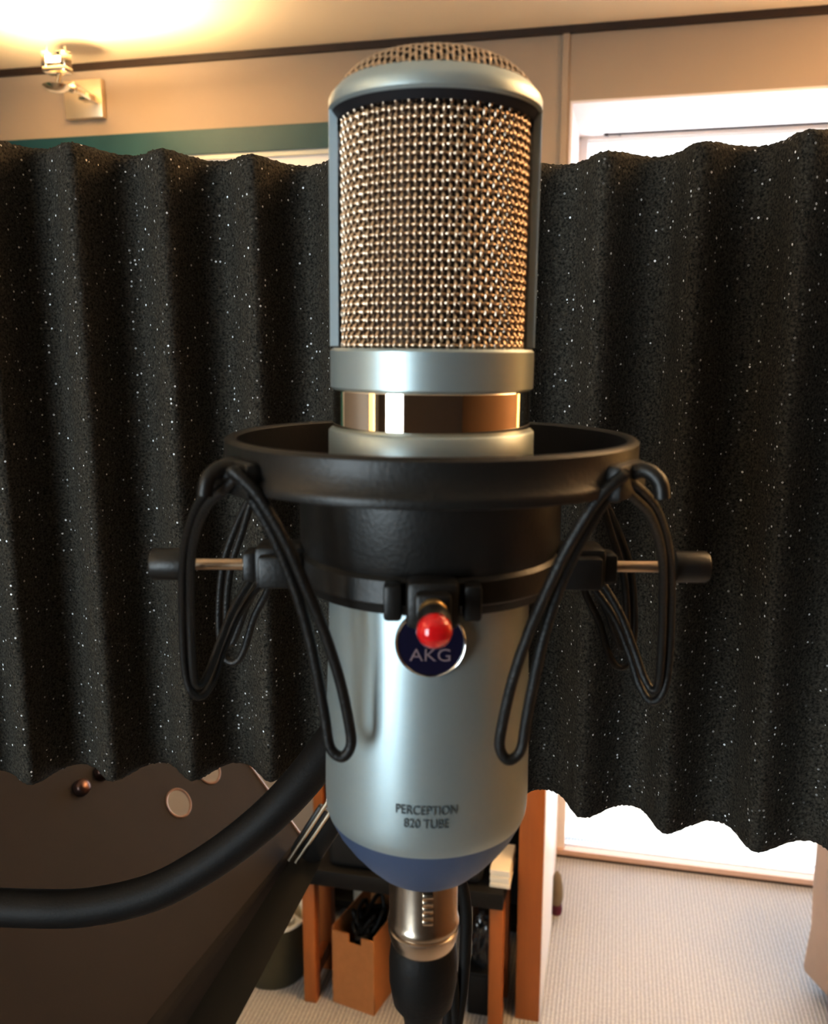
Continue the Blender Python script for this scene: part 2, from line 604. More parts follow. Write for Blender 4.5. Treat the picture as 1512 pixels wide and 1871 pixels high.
# thin dark rod across the head of the glazed door
zr = onplane(1300, 234, W(0, vf - .02, 0), E2).z
u0r = onplane(1108, 243, W(0, vf - .02, 0), E2).dot(E1)
p0, p1 = W(u0r, vf - .02, zr), W(UREC1 - .006, vf - .02, zr)
ct = thing('curtain_rod', 'thin dark rod running across the top of the bright glazed door', 'curtain rod', p0)
obj('rod', tube([p0, p1], 0.0055, 10), M['dark_trim'], ct)
obj('finial', solid([(.004, -.008), (.009, -.003), (.009, .003), (.004, .008)], p0, 16), M['dark_trim'], ct)
for kk in (0.02, 0.55):
    q = p0 + (p1 - p0) * kk
    obj('bracket', tube([q, q + E2 * 0.02 + Vector((0, 0, .0))], 0.004, 8), M['dark_trim'], ct)

# ================================================================== MICROPHONE
D = 0.239
MX = at(787, 800, D).x
MC = Vector((MX, D, 0))


def rad_at(y, w):
    p = at(W_PX / 2, y, D)
    zc = (p - EYE).dot(AX_F)
    return w / F_PX * zc * 0.994


def zs(y):
    return zrow(y, D)


LEAN = R_(0.55)
z_ref = zs(800)
mic = thing('microphone', 'silver blue studio condenser microphone with wire mesh head and polished band', 'microphone', (MX, D, z_ref), rot=(0, LEAN, 0))

r_ring = 0.0268
z_r0 = zrow(160, D - r_ring)      # lower front edge of head ring
z_r1 = zrow(107, D - .0245)
z_gb = zs(640)                    # grille bottom
z_c1 = zs(708)
z_c2 = zs(781)
rc = rad_at(740, 183)
r_low = rad_at(810, 187)
# collar above the band
obj('collar', lathe([(.0235, z_gb + .0004), (rc - .0005, z_gb + .0004), (rc + .0002, z_gb - .0003), (rc + .0002, z_c1 + .0002), (rc - .0004, z_c1 - .0002), (.0235, z_c1 - .0002)], MC, 128, close=True), M['body'], mic)
# polished band
obj('polished_band', lathe([(.0235, z_c1), (rc - .0010, z_c1), (rc - .0005, z_c1 - .0005), (rc - .0004, z_c1 - .0007), (rc - .0004, z_c2 + .0007), (rc - .0005, z_c2 + .0005), (rc - .0008, z_c2), (.0235, z_c2)], MC, 192, close=True), M['chrome'], mic, angle=8)
# main body
prof = [(.0235, z_c2), (r_low - .0006, z_c2), (r_low, z_c2 - .0006)]
for y, w in ((830, 187), (900, 186), (1000, 183), (1140, 182), (1250, 184), (1350, 185), (1425, 184.5)):
    prof.append((rad_at(y, w), zs(y)))
z_sl = zrow(1570, D - .0281)
r_sl = .0281
prof += [(.0289, z_sl + .0058), (.0288, z_sl + .0030), (.0286, z_sl + .0014), (r_sl, z_sl)]
prof.append((.018, z_sl))
obj('body', lathe(prof, MC, 160, close=True), M['body'], mic, angle=50)
# slate blue end cap
cap_prof = [(.012, z_sl), (r_sl, z_sl), (r_sl - .0003, z_sl - .0007), (.0256, z_sl - .0052), (.0226, z_sl - .0096), (.0190, z_sl - .0140), (.0152, z_sl - .0178), (.0130, z_sl - .0194)]
z_end = cap_prof[-1][1]
cap_prof += [(.0115, z_end - .0005), (.0112, z_end + .001)]
obj('end_cap', lathe(cap_prof, MC, 128, close=True), M['slate'], mic, angle=60)

# head ring, black ring that paints the shade under its lip, top grille
obj('head_ring', lathe([(.0228, z_r0 + .0008), (r_ring - .0006, z_r0 + .0002), (r_ring, z_r0 + .001), (r_ring, z_r0 + .0030), (r_ring - .0006, z_r0 + .0042), (.0243, z_r1 - .0004), (.0237, z_r1), (.0226, z_r1 - .0004)], MC, 128, close=True), M['body'], mic, angle=30)
obj('ring_shade', lathe([(.0195, z_r0 - .0016), (.0246, z_r0 - .0016), (.0262, z_r0 + .0004), (.0195, z_r0 + .0009)], MC, 96, close=True), M['ring_shade'], mic)

r_g = rad_at(420, 172) - .0007
WR = 0.00046
z_gt = z_r0 - .0006
rows = 29
dzr = (z_gt - z_gb - .0008) / (rows - 0.5)
NW = 92


def woven():
    bm = bmesh.new()
    amp = 0.00042
    # hoops weave in and out round the head
    for i in range(rows):
        z = z_gb + .0012 + i * dzr
        pts = []
        for k in range(NW * 4):
            a = 2 * PI * k / (NW * 4)
            w = math.cos(NW * a / 1.0 * 0.5 * 1.0 * 2 * 0.5 + i * PI)
            pts.append(Vector((MX + (r_g + amp * w) * math.cos(a), D + (r_g + amp * w) * math.sin(a), z)))
        tube(pts, WR, 6, bm, closed=True)
    # uprights weave the opposite way
    for j in range(NW):
        a = 2 * PI * j / NW
        pts = []
        n = int(rows * 4)
        for k in range(n + 1):
            t = k / n * (rows + 0.3) - 0.4
            w = -math.cos(t * PI + j * PI)
            z = z_gb + .0012 + t * dzr
            rr = r_g + amp * w
            pts.append(Vector((MX + rr * math.cos(a), D + rr * math.sin(a), z)))
        tube(pts, WR, 6, bm)
    return bm


obj('wire_mesh_head', woven(), M['wire'], mic, angle=80)
obj('inner_screen', lathe([(r_g - .0016, z_gb), (r_g - .0016, z_gt)], MC, 96), M['screen'], mic)


def top_mesh():
    bm = bmesh.new()
    n, rr = 34, 0.0240
    dome = lambda x, y: z_r1 - .0008 + .0072 * (1 - ((x * x + y * y) / rr ** 2) ** 2.4)
    for ax in (0, 1):
        for i in range(n):
            c = -rr + 2 * rr * (i + .5) / n
            h = math.sqrt(max(rr * rr - c * c, 0))
            if h < .002:
                continue
            m = max(8, int(h / .0007) * 2)
            pts = []
            for k in range(m + 1):
                s = -h + 2 * h * k / m
                x, y = (s, c) if ax == 0 else (c, s)
                w = math.cos(s / (2 * rr / n) * PI + i * PI) * (1 if ax else -1)
                pts.append(Vector((MX + x, D + y, dome(x, y) + .0004 * w)))
            tube(pts, .00042, 5, bm)
    return bm


obj('top_mesh', top_mesh(), M['wire'], mic, angle=80)
obj('top_screen', lathe([(1e-5, z_r1 + .0050), (.012, z_r1 + .0048), (.018, z_r1 + .0034), (.0218, z_r1 + .0006), (.0234, z_r1 - .0016)], MC, 64), M['screen'], mic)

# side rails
zt, zb = z_r0 + .0006, zs(634)
for sgn in (-1, 1):
    a_c = 0 if sgn > 0 else PI
    hw = R_(11)
    ro, ri = 0.0268, 0.0247
    b2 = lathe([(ri, zb), (ro, zb), (ro, zt), (ri, zt)], MC, 12, close=True, a0=a_c - hw, a1=a_c + hw)
    bmesh.ops.holes_fill(b2, edges=[e for e in b2.edges if e.is_boundary], sides=0)
    obj('side_rail', b2, M['rail'], mic, angle=30)


# badge on the body
def body_r(z):
    pr = prof[2:-1]
    for (ra, za), (rb, zb_) in zip(pr[:-1], pr[1:]):
        if zb_ <= z <= za:
            return ra + (rb - ra) * (z - za) / (zb_ - za)
    return .028


zb_ = zrow(1176, D - .029)
rb_ = 66 / F_PX * (at(790, 1176, D - .028) - EYE).dot(AX_F)
AXM = Matrix.Rotation(R_(90), 3, 'X')      # local +z -> -Y (towards the viewer)
bx_ = at(790, 1176, D - .028).x
bc = Vector((bx_, D - body_r(zb_) + .0032, zb_))
badge = obj('badge', solid([(rb_ * .93, -.002), (rb_ * .93, .0042), (rb_ * .90, .0045), (rb_ * .45, .0049)], bc, 64, axis=AXM), M['navy'], mic)
obj('badge_rim', lathe([(rb_ * .90, -.002), (rb_ * 1.0, -.002), (rb_ * 1.0, .0034), (rb_ * .993, .0042), (rb_ * .975, .0048), (rb_ * .95, .0050), (rb_ * .925, .0049), (rb_ * .90, .0046)], bc, 64, close=True, axis=AXM), M['badge_rim'], badge)
tb = text_mesh('AKG', 0.0046, 0.0002)
bmesh.ops.transform(tb, matrix=Matrix.Diagonal((1.1, 1.0, 1, 1)), verts=tb.verts)
bmesh.ops.transform(tb, matrix=Matrix.Translation(bc + Vector((0, -.0049, -.0030))) @ AXM.to_4x4(), verts=tb.verts)
obj('badge_lettering', tb, M['badge_text'], badge, smooth=False)

for body, ypx, size, wid in (('PERCEPTION', 1480, 0.00345, 0.0159), ('820 TUBE', 1504, 0.00345, 0.0116)):
    tb = text_mesh(body, size, 0.00025)
    xs = [v.co.x for v in tb.verts]
    sc = wid / (max(xs) - min(xs))
    z0 = zrow(ypx, D - .0284)
    xo = at(785, ypx, D - .028).x - MX
    for v in tb.verts:
        x, y, zd = v.co.x * sc, v.co.y, v.co.z
        zz = z0 + y
        rr = body_r(zz) + .00005 + zd
        a = (x + xo) / rr
        v.co = Vector((MX + rr * math.sin(a), D - rr * math.cos(a), zz))
    obj('lettering', tb, M['ink'], mic, smooth=False)

# ================================================================== MIC CABLE WITH PLUG
PX_ = at(773, 1690, D).x
PC = Vector((PX_, D, 0))
rp = rad_at(1690, 64.5)
z_p0 = z_end + .004
z_p1 = zrow(1719, D - rp)
z_p2 = zrow(1736, D - rp)
z_p3 = zrow(1757, D - rp * .9)
z_p4 = zrow(1880, D - rp * .8)
mc = thing('microphone_cable', 'black microphone cable with silver locking plug pushed into microphone base', 'cable', (PX_, D, z_p3))
pl = obj('plug_shell', solid([(rp * .97, z_p0), (rp * .97, z_p1 + .0022), (rp * 1.0, z_p1 + .001), (rp * 1.02, z_p1), (rp * 1.0, z_p1 - .001), (rp * .92, z_p1 - .0012), (rp * .92, z_p2 + .0012), (rp * 1.0, z_p2 + .0007), (rp * 1.0, z_p2 - .0003), (rp * .93, z_p3 + .001), (rp * .86, z_p3 - .001)], PC, 96), M['plug'], mc)
tb = bmesh.new()
zt0, zt1 = zrow(1632, D - rp), zrow(1692, D - rp)
for k in range(5):
    zz = zt0 + (zt1 - zt0) * (k + .5) / 5
    h = abs(zt1 - zt0) / 5 * .42
    b3 = bbox(PX_ - .0004, PX_ + .0028, D - rp - .0006, D - rp + .0025, zz - h, zz + h, .0005)
    me_ = bpy.data.meshes.new('t'); b3.to_mesh(me_); b3.free(); tb.from_mesh(me_); bpy.data.meshes.remove(me_)
obj('latch_tab', tb, M['plug'], pl)
boot = [(rp * .84, z_p3 + .0005), (rp * .93, z_p3 - .001), (rp * .98, z_p3 - .006), (rp * .97, z_p4 + .010), (rp * .86, z_p4 + .003), (rp * .6, z_p4 - .001), (rp * .42, z_p4 - .012), (.0034, z_p4 - .03)]
obj('boot', solid(boot, PC, 64), M['cable'], mc)
cb = [Vector((PX_, D, z_p4 - .02)), Vector((PX_, D, z_p4 - .12)), Vector((PX_ - .01, D - .03, z_p4 - .4)), Vector((PX_ - .02, D - .10, .35)), Vector((PX_ - .05, D - .12, .06)), Vector((PX_ - .10, D - .12, .008)), Vector((PX_ - .3, D - .05, .006)), Vector((PX_ - .35, D - .25, .006))]
obj('cord', tube(catmull(cb, 10), .0032, 10), M['cable'], mc)

# second thin lead hanging beside the plug
pts = [at(800, 1560, .275), at(835, 1592, .278), at(850, 1650, .279), at(850, 1730, .279), at(845, 1800, .278), at(834, 1871, .276), at(815, 2000, .276)]
last = pts[-1]
pts += [Vector((last.x, last.y, .8)), Vector((last.x + .06, last.y - .03, .25)), Vector((last.x + .17, last.y - .04, .006)), Vector((last.x + .4, last.y - .05, .004))]
o = obj('audio_lead', tube(catmull(pts, 10), .0021, 10), M['cable'], origin=pts[3])
tag(o, 'thin black lead hanging close beside the silver plug under the microphone', 'cable')

# ================================================================== SHOCK MOUNT
sm_z = zrow(838, D - .0545)
sm = thing('shock_mount', 'black round shock mount with elastic loops holding the microphone', 'shock mount', (MX, D, sm_z), rot=(0, LEAN * .6, 0))
ro = 0.0547
z_t = sm_z
z_b = zrow(934, D - ro)
zbe = zrow(908, D - ro)
obj('outer_ring', lathe([(ro - .0035, z_t - .0006), (ro - .0028, z_t), (ro - .0012, z_t), (ro - .0002, z_t - .0008), (ro - .0004, zbe + .0008), (ro + .0006, zbe - .0002), (ro + .0009, zbe - .0016), (ro + .0006, z_b + .0003), (ro - .0004, z_b), (ro - .0032, z_b)], MC, 160, close=True), M['plastic'], sm, angle=50)
# inner sleeve and clamp band
z_m0 = zrow(1060, D - .0345)
z_m1 = zrow(1128, D - .0345)
zm = (z_m0 + z_m1) / 2
obj('inner_sleeve', lathe([(.0315, z_t - .010), (.0352, z_t - .010), (.0352, z_m0 + .003), (.0335, z_m0 - .001), (.0300, z_m0 - .001)], MC, 128, close=True), M['plastic'], sm)
obj('clamp_band', lathe([(.0300, z_m0), (.0340, z_m0 + .0004), (.0350, z_m0 - .0008), (.0352, z_m1 + .0028), (.0345, z_m1 + .0022), (.0338, z_m1), (.0300, z_m1)], MC, 128, close=True), M['plastic'], sm, angle=30)
z_sc = zs(1033)


def radial(phi, T=None):
    """frame whose +x points outward at angle phi from the viewer's side, origin on the axis at screw height"""
    a = -PI / 2 + phi
    return Matrix.Translation(Vector((MX, D, z_sc))) @ Matrix.Rotation(a, 4, 'Z')


for phi in (0, -PI / 2, PI / 2, PI):
    T = radial(phi)
    side = abs(phi) == PI / 2
    L = 0.0475 if side else 0.0415
    bl = bbox(.0330, L, -.0062, .0062, -.0055, .0062, .0018, T)
    lug = obj('lug', bl, M['plastic'], sm)
    obj('lug_rib', bbox(.0335, L - .002, -.0115, -.0072, -.004, .0048, .001, T), M['plastic'], lug)
    obj('lug_rib', bbox(.0335, L - .002, .0072, .0115, -.004, .0048, .001, T), M['plastic'], lug)
    obj('lug_nut', bbox(L - .001, L + .0035, -.0042, .0042, -.0042, .0042, .0012, T), M['plastic'], lug)
    AXR = (T.to_3x3() @ Matrix.Rotation(R_(90), 3, 'Y'))     # local z -> outward
    tip0 = 0.0665 if side else 0.0500
    tip1 = 0.0765 if side else 0.0575
    kr = 0.0044 if side else 0.0039
    c = T.translation
    scw = obj('clamp_screw', solid([(.0016, .036), (.0016, tip0 + .001)], c, 24, axis=AXR), M['brass'] if phi == 0 else M['steel'], sm)
    obj('knob', solid([(kr * .8, tip0), (kr, tip0 + .0008), (kr, tip1 - .0006), (kr * .9, tip1)], c, 32, axis=AXR), M['plastic'], scw)
    if phi == 0:
        obj('knob_cap', solid([(kr * .96, tip1 - .0004), (kr * 1.0, tip1 + .0004), (kr * .95, tip1 + .0014), (kr * .78, tip1 + .0025), (kr * .5, tip1 + .0033), (kr * .2, tip1 + .0036)], c, 32, axis=AXR), M['red'], scw, label='glossy red domed cap facing the viewer', angle=80)
        obj('brass_collar', solid([(.0032, .0425), (.0034, .0432), (.0034, .0452), (.0030, .046)], c, 24, axis=AXR), M['brass'], scw)

# hooks on the outer ring
for phi in (-55, 55, -125, 125):
    a = -PI / 2 + R_(phi)
    T = Matrix.Translation(Vector((MX, D, z_b + .003))) @ Matrix.Rotation(a, 4, 'Z')
    hk = obj('hook', bbox(ro - .002, ro + .0028, -.0082, .0082, -.004, .0048, .0016, T), M['plastic'], sm)
    pts = [T @ Vector(p) for p in ((ro + .001, 0, .002), (ro + .005, 0, .0032), (ro + .0085, 0, .001), (ro + .0095, 0, -.003))]
    obj('hook_prong', tube(catmull(pts, 6), .0019, 10), M['plastic'], hk)


def loop(name, px, rad=.00125, flat=1.0):
    pts = [at(x, y, Y) for x, y, Y in px]
    obj(name, tube(catmull(pts, 10, closed=True), rad, 10, closed=True, flat=flat), M['rubber'], sm, angle=80)


FL = [(424, 862, .2000), (470, 905, .1990), (520, 985, .2000), (556, 1065, .2020), (592, 1150, .2045), (622, 1240, .2065), (640, 1320, .208), (644, 1362, .2085), (628, 1384, .2085), (606, 1366, .209), (596, 1310, .209), (582, 1235, .208), (563, 1150, .207), (534, 1060, .205), (492, 965, .203), (444, 888, .2025)]
loop('elastic_loop', FL, .00135)
MIRC = 781
FR = [(2 * MIRC - x + (1 if y < 1000 else -2), y + 4, Y) for x, y, Y in FL]
loop('elastic_loop', FR, .00135)
SL = [(440, 862, .203), (405, 878, .206), (362, 925, .215), (338, 1010, .228), (335, 1120, .238), (340, 1220, .243), (352, 1265, .244), (372, 1274, .246), (392, 1245, .249), (412, 1185, .252), (440, 1120, .254), (488, 1050, .254), (478, 1036, .252), (430, 1110, .250), (402, 1180, .248), (384, 1230, .246), (368, 1254, .244), (356, 1236, .242), (350, 1120, .236), (352, 1010, .225), (374, 935, .214), (412, 895, .206)]
loop('elastic_loop', SL, .00118)
loop('elastic_loop', [(2 * MIRC - x, y + 4, Y) for x, y, Y in SL], .00118)
RL = [(462, 905, .268), (434, 960, .273), (410, 1030, .276), (402, 1110, .278), (404, 1170, .279), (414, 1205, .279), (432, 1212, .278), (448, 1190, .277), (466, 1130, .275), (492, 1075, .272), (478, 1062, .270), (452, 1110, .272), (434, 1160, .274), (424, 1178, .275), (417, 1160, .276), (416, 1100, .275), (424, 1035, .273), (446, 965, .270)]
loop('elastic_loop', RL, .00118)
loop('elastic_loop', [(2 * MIRC - x, y + 4, Y) for x, y, Y in RL], .00118)
# mounting arm at the rear of the ring
arm = [Vector((MX, D + .0340, z_sc)), Vector((MX, D + .062, z_sc - .004)), Vector((MX, D + .085, z_sc - .012))]
obj('mounting_arm', tube(catmull(arm, 6), .006, 14), M['plastic'], sm)

# ================================================================== MICROPHONE STAND
SX = MX
SY = D + .092
ms = thing('microphone_stand', 'black floor stand pole straight behind the microphone plug', 'microphone stand', (SX, SY, 0))
obj('pole', solid([(.0085, .03), (.0085, z_sc - .034)], (SX, SY, 0), 24), M['stand'], ms)
obj('clutch', solid([(.012, z_sc - .035), (.013, z_sc - .033), (.013, z_sc - .024), (.010, z_sc - .0195)], (SX, SY, 0), 24), M['stand'], ms)
obj('base', solid([(.11, .012), (.115, .018), (.11, .026), (.03, .035), (.012, .05)], (SX, SY, 0), 48), M['stand'], ms)
for k in range(3):
    a_ = .6 + k * 2 * PI / 3
    obj('foot', solid([(.012, 0), (.014, .002), (.013, .0125)], (SX + .09 * math.cos(a_), SY + .09 * math.sin(a_), 0), 16), M['rubber'], ms)
zfa = EYE.z - .2375
obj('filter_arm', tube(catmull([Vector((SX, SY, zfa)), Vector((SX, .44, zfa)), Vector((SX, .470, zfa + .004)), Vector((SX, .474, zfa + .03)), Vector((SX, .474, zfa + .13))], 6), .0055, 12), M['stand'], ms)

# ================================================================== FOAM SCREEN
plan = catmull([(-.250, .405, 0), (-.18, .428, 0), (-.05, .436, 0), (.06, .418, 0), (.165, .369, 0), (.215, .330, 0)], 80)


def tabl(x, T):
    for (xa, ya), (xb, yb) in zip(T[:-1], T[1:]):
        if x <= xb:
            break
    return ya + (yb - ya) * (x - xa) / (xb - xa)


T_TOP = [(-.157, .004), (-.05, .0015), (.06, .0015), (.157, .0053)]
T_BOT = [(-.157, -.003), (0, -.004), (.09, -.0045), (.15, .0)]
cum = [0]
for a, b in zip(plan[:-1], plan[1:]):
    cum.append(cum[-1] + (b - a).length)
TOT = cum[-1]


def plan_at(s):
    s = max(0, min(TOT - 1e-6, s))
    lo, hi = 0, len(cum) - 1
    while hi - lo > 1:
        m = (lo + hi) // 2
        if cum[m] <= s: lo = m
        else: hi = m
    t = (s - cum[lo]) / (cum[hi] - cum[lo])
    p = plan[lo].lerp(plan[hi], t)
    tn = (plan[hi] - plan[lo]).normalized()
    return p, Vector((tn.y, -tn.x, 0))        # normal towards the viewer


# arc length where x = -0.0749 (a ridge)
s_ridge = next(cum[i] for i in range(len(plan)) if plan[i].x >= -.0749)
LAM, AMP = 0.0405, 0.0115
NS, NZ = 600, 110
zT, zB = EYE.z + .0827, EYE.z - .2188
bm = bmesh.new()
front, back = [], []
for i in range(NS + 1):
    s = TOT * i / NS
    p, n = plan_at(s)
    ph = 2 * PI * (s - s_ridge) / LAM
    w = math.cos(ph)
    w = w * .9 + .1 * math.cos(2 * ph)
    fr_, bk_ = [], []
    for k in range(NZ + 1):
        t = k / NZ
        zBs, zTs = zB - .027 * p.x + tabl(p.x, T_BOT), zT - .0287 * p.x + tabl(p.x, T_TOP)
        z = zBs + (zTs - zBs) * t
        # edges round over a little
        e = min(t, 1 - t) * (zT - zB)
        rnd = -.003 * max(0, 1 - e / .004) ** 2
        q = p + n * (AMP * w + rnd) + Vector((0, 0, z))
        j = noise.noise(q * 320) * .0003 + noise.noise(q * 900) * .0003
        q = q + n * j + Vector((0, 0, noise.noise(q * 1100 + Vector((9, 3, 1))) * .0007 if k in (0, NZ) else 0))
        fr_.append(bm.verts.new(q))
    for k in (0, 1):
        bk_.append(bm.verts.new(p - n * .022 + Vector((0, 0, zBs if k == 0 else zTs))))
    front.append(fr_); back.append(bk_)
for i in range(NS):
    for k in range(NZ):
        bm.faces.new((front[i][k], front[i + 1][k], front[i + 1][k + 1], front[i][k + 1]))
    bm.faces.new((front[i][0], back[i][0], back[i + 1][0], front[i + 1][0]))
    bm.faces.new((front[i][NZ], front[i + 1][NZ], back[i + 1][1], back[i][1]))
    bm.faces.new((back[i][0], back[i][1], back[i + 1][1], back[i + 1][0]))
for i in (0, NS):
    bm.faces.new([front[i][k] for k in range(NZ + 1)] + [back[i][1], back[i][0]])
pm, nm = plan_at(s_ridge)
rf = thing('acoustic_screen', 'charcoal ribbed foam acoustic screen curving behind the microphone', 'acoustic screen', (0, .45, zB))
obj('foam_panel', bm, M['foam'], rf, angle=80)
bm = bmesh.new()
prev = None
for i in range(61):
    p, n = plan_at(TOT * (.06 + .88 * i / 60))
    row = [bm.verts.new(p - n * o_ + Vector((0, 0, z_))) for o_, z_ in ((.0225, zB + .02), (.0245, zB + .02), (.0245, zT - .02), (.0225, zT - .02))]
    if prev:
        for k in range(4):
            bm.faces.new((prev[k], prev[(k + 1) % 4], row[(k + 1) % 4], row[k]))
    else:
        bm.faces.new(row)
    prev = row
bm.faces.new(prev[::-1])
obj('metal_shell', bm, M['stand'], rf)

# ================================================================== THICK CABLE SWEEPING ACROSS
cp = [(-420, 1560, .40), (-220, 1625, .375), (-60, 1652, .352), (70, 1660, .345), (170, 1656, .343), (280, 1630, .342), (370, 1583, .342), (450, 1526, .340), (520, 1462, .338), (585, 1386, .332), (640, 1310, .322), (690, 1235, .312), (740, 1170, .305)]
o = obj('heavy_cable', tube(catmull([Vector((-.62, -.32, .009)), Vector((-.60, -.20, .02)), Vector((-.58, -.10, .35)), Vector((-.54, .02, 1.0)), Vector((-.42, .22, 1.36))] + [at(*p) for p in cp[1:]], 12), .0078, 16), M['cable'], origin=at(170, 1656, .343))
tag(o, 'thick black cable sweeping across the dark music stand and up behind the microphone', 'cable')

# ================================================================== MUSIC STAND
C0 = at(548, 1526, .80)
vd = ray(325, 1468).normalized()
best = None
for i in range(0, 60):
    for j in range(0, 30):
        ph_, sn = R_(30 + i * 1.5), .30 + j * .02
        tl = AX_R * math.cos(ph_) + AX_U * math.sin(ph_)
        tl = (tl - vd * tl.dot(vd)).normalized()
        pn = (-vd * math.sqrt(1 - sn * sn) + tl * sn).normalized()
        e_ = (onplane(463, 1410, C0, pn) - C0).normalized()
        l_ = (onplane(265, 1871, C0, pn) - C0).normalized()
        cost = abs(e_.dot(l_)) * 6 + abs(ph_ - R_(57)) * .5 + abs(sn - .55)
        if best is None or cost < best[0]:
            best = (cost, pn)
PN = best[1]
Edir = (onplane(463, 1410, C0, PN) - C0).normalized()          # short edge, going up
Ldir = (onplane(265, 1871, C0, PN) - C0)
Ldir = (Ldir - Edir * Ldir.dot(Edir)).normalized()               # long edge along the ledge
DN = Edir.cross(Ldir).normalized()
if DN.dot(-vd) < 0:
    DN = -DN
MS = Matrix((Ldir, Edir, Ldir.cross(Edir))).transposed().to_4x4()
MS.translation = C0


def ab(x, y):
    p = onplane(x, y, C0, PN) - C0
    return p.dot(Ldir), p.dot(Edir)


ex = ab(463, 1410)
A1, B1 = 0.62, 0.40


def circ(c, r, n=40):
    return [(c[0] + r * math.cos(2 * PI * k / n), c[1] + r * math.sin(2 * PI * k / n)) for k in range(n)]


rc_ = .05
outer = [(0, 0), (A1, 0), (A1, B1)]
outer += [(rc_ + rc_ * math.cos(PI / 2 + a * PI / 16), B1 - rc_ + rc_ * math.sin(PI / 2 + a * PI / 16)) for a in range(9)]
h1, h2 = ab(325, 1468), ab(380, 1408)
rh = (Vector(ab(325, 1500)) - Vector(h1)).length * 0.80
step = (h2[0] - h1[0], h2[1] - h1[1])
holes = [circ(h1, rh), circ(h2, rh)]
h3 = (h2[0] + step[0], h2[1] + step[1])
mus = thing('music_stand', 'dark brown tilted music stand with round punched holes', 'music stand', C0 + Ldir * .3)
pb = holed_plate(outer, holes, .0016)
bmesh.ops.transform(pb, matrix=MS, verts=pb.verts)
dk = obj('desk', pb, M['desk'], mus, smooth=False)
nrm = Ldir.cross(Edir)
if nrm.dot(-vd) < 0:
    nrm = -nrm
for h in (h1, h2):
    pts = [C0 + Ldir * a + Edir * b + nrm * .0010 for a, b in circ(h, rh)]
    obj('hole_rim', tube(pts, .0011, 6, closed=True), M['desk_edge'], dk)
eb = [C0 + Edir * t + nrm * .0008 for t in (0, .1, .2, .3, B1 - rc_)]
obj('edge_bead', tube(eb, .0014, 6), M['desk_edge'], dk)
# the desk bends into a ledge along its long lower edge
def strip(name, a0, a1, b0, b1, m, nseg=6, sag=0.0):
    lg = bmesh.new()
    rowsv = []
    for k in range(nseg + 1):
        t = k / nseg
        dd = nrm * (-sag * math.sin(PI * t))
        A, B = a0.lerp(b0, t) + dd, a1.lerp(b1, t) + dd
        rowsv.append([lg.verts.new(v) for v in (A, B, B - nrm * .002, A - nrm * .002)])
    for r0, r1 in zip(rowsv[:-1], rowsv[1:]):
        for k in range(4):
            lg.faces.new((r0[k], r0[(k + 1) % 4], r1[(k + 1) % 4], r1[k]))
    lg.faces.new(rowsv[0]); lg.faces.new(rowsv[-1][::-1])
    return obj(name, lg, m, mus, angle=50)


def along(q0, q1, L):
    return q0, q0 + (q1 - q0).normalized() * L


d0, d1 = C0.copy(), C0 + Ldir * A1
yl0, yl1 = C0.y, onplane(265, 1871, C0, PN).y
m0, m1 = along(at(548, 1540, yl0 + .004), at(340, 1871, yl1 + .004), A1)
o0, o1 = along(at(596, 1558, yl0 - .02), at(430, 1871, yl1 - .025), A1)
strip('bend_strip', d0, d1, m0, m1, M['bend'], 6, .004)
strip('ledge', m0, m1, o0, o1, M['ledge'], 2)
l0 = d0
# bolts
for x, y in ((146, 1441), (184, 1413)):
    a, b = ab(x, y)
    c = C0 + Ldir * a + Edir * b
    axm = nrm.to_track_quat('Z', 'Y').to_matrix()
    obj('bolt', solid([(.0066, 0), (.0068, .004), (.0058, .0075), (.003, .009)], c, 24, axis=axm), M['bolt'], mus, angle=70)
# page clips
def bar(a, b, r, n=8):
    return tube([a, b], r, n)


yq = l0.y - .035
for (xa, ya, xb, yb) in ((528, 1572, 600, 1462), (540, 1576, 612, 1470)):
    obj('page_clip', bar(at(xa, ya, yq), at(xb, yb, yq), .0021), M['clip'], mus)
cj = bmesh.new()
ctr = at(578, 1530, yq + .006)
u_ = (at(600, 1462, yq) - at(528, 1572, yq)).normalized()
w_ = u_.cross(AX_F).normalized()
T = Matrix((u_, w_, u_.cross(w_))).transposed().to_4x4(); T.translation = ctr
obj('clip_block', bbox(-.024, .030, -.015, .015, -.004, .004, .002, T), M['stand'], mus)
# shaft and tripod foot
pc = C0 + Ldir * .36 + Edir * .16 - nrm * .012
obj('shaft', tube([pc, pc - nrm * .04 - Vector((0, 0, .05)), Vector((pc.x - nrm.x * .04, pc.y - nrm.y * .04, .04))], .011, 16), M['stand'], mus)
fx, fy = pc.x - nrm.x * .04, pc.y - nrm.y * .04
for k in range(3):
    a = 2.2 + k * 2 * PI / 3
    obj('leg', tube([Vector((fx, fy, .16)), Vector((fx + .22 * math.cos(a), fy + .22 * math.sin(a), .009))], .008, 10), M['stand'], mus)

# ================================================================== LOW RACK AND THE THINGS ON AND UNDER IT
pL = onz(567, 1832, 0)
uL, vL = uv_of(pL)
RW, RD, RH = 0.503, 0.16, zrow(1590, pL.y) + .0


pr0 = onz(986, 1868, 0)
uC1, vC = uv_of(pr0)
uC0 = uC1 - .062


def RT():
    return Matrix.Rotation(YAW, 4, 'Z')


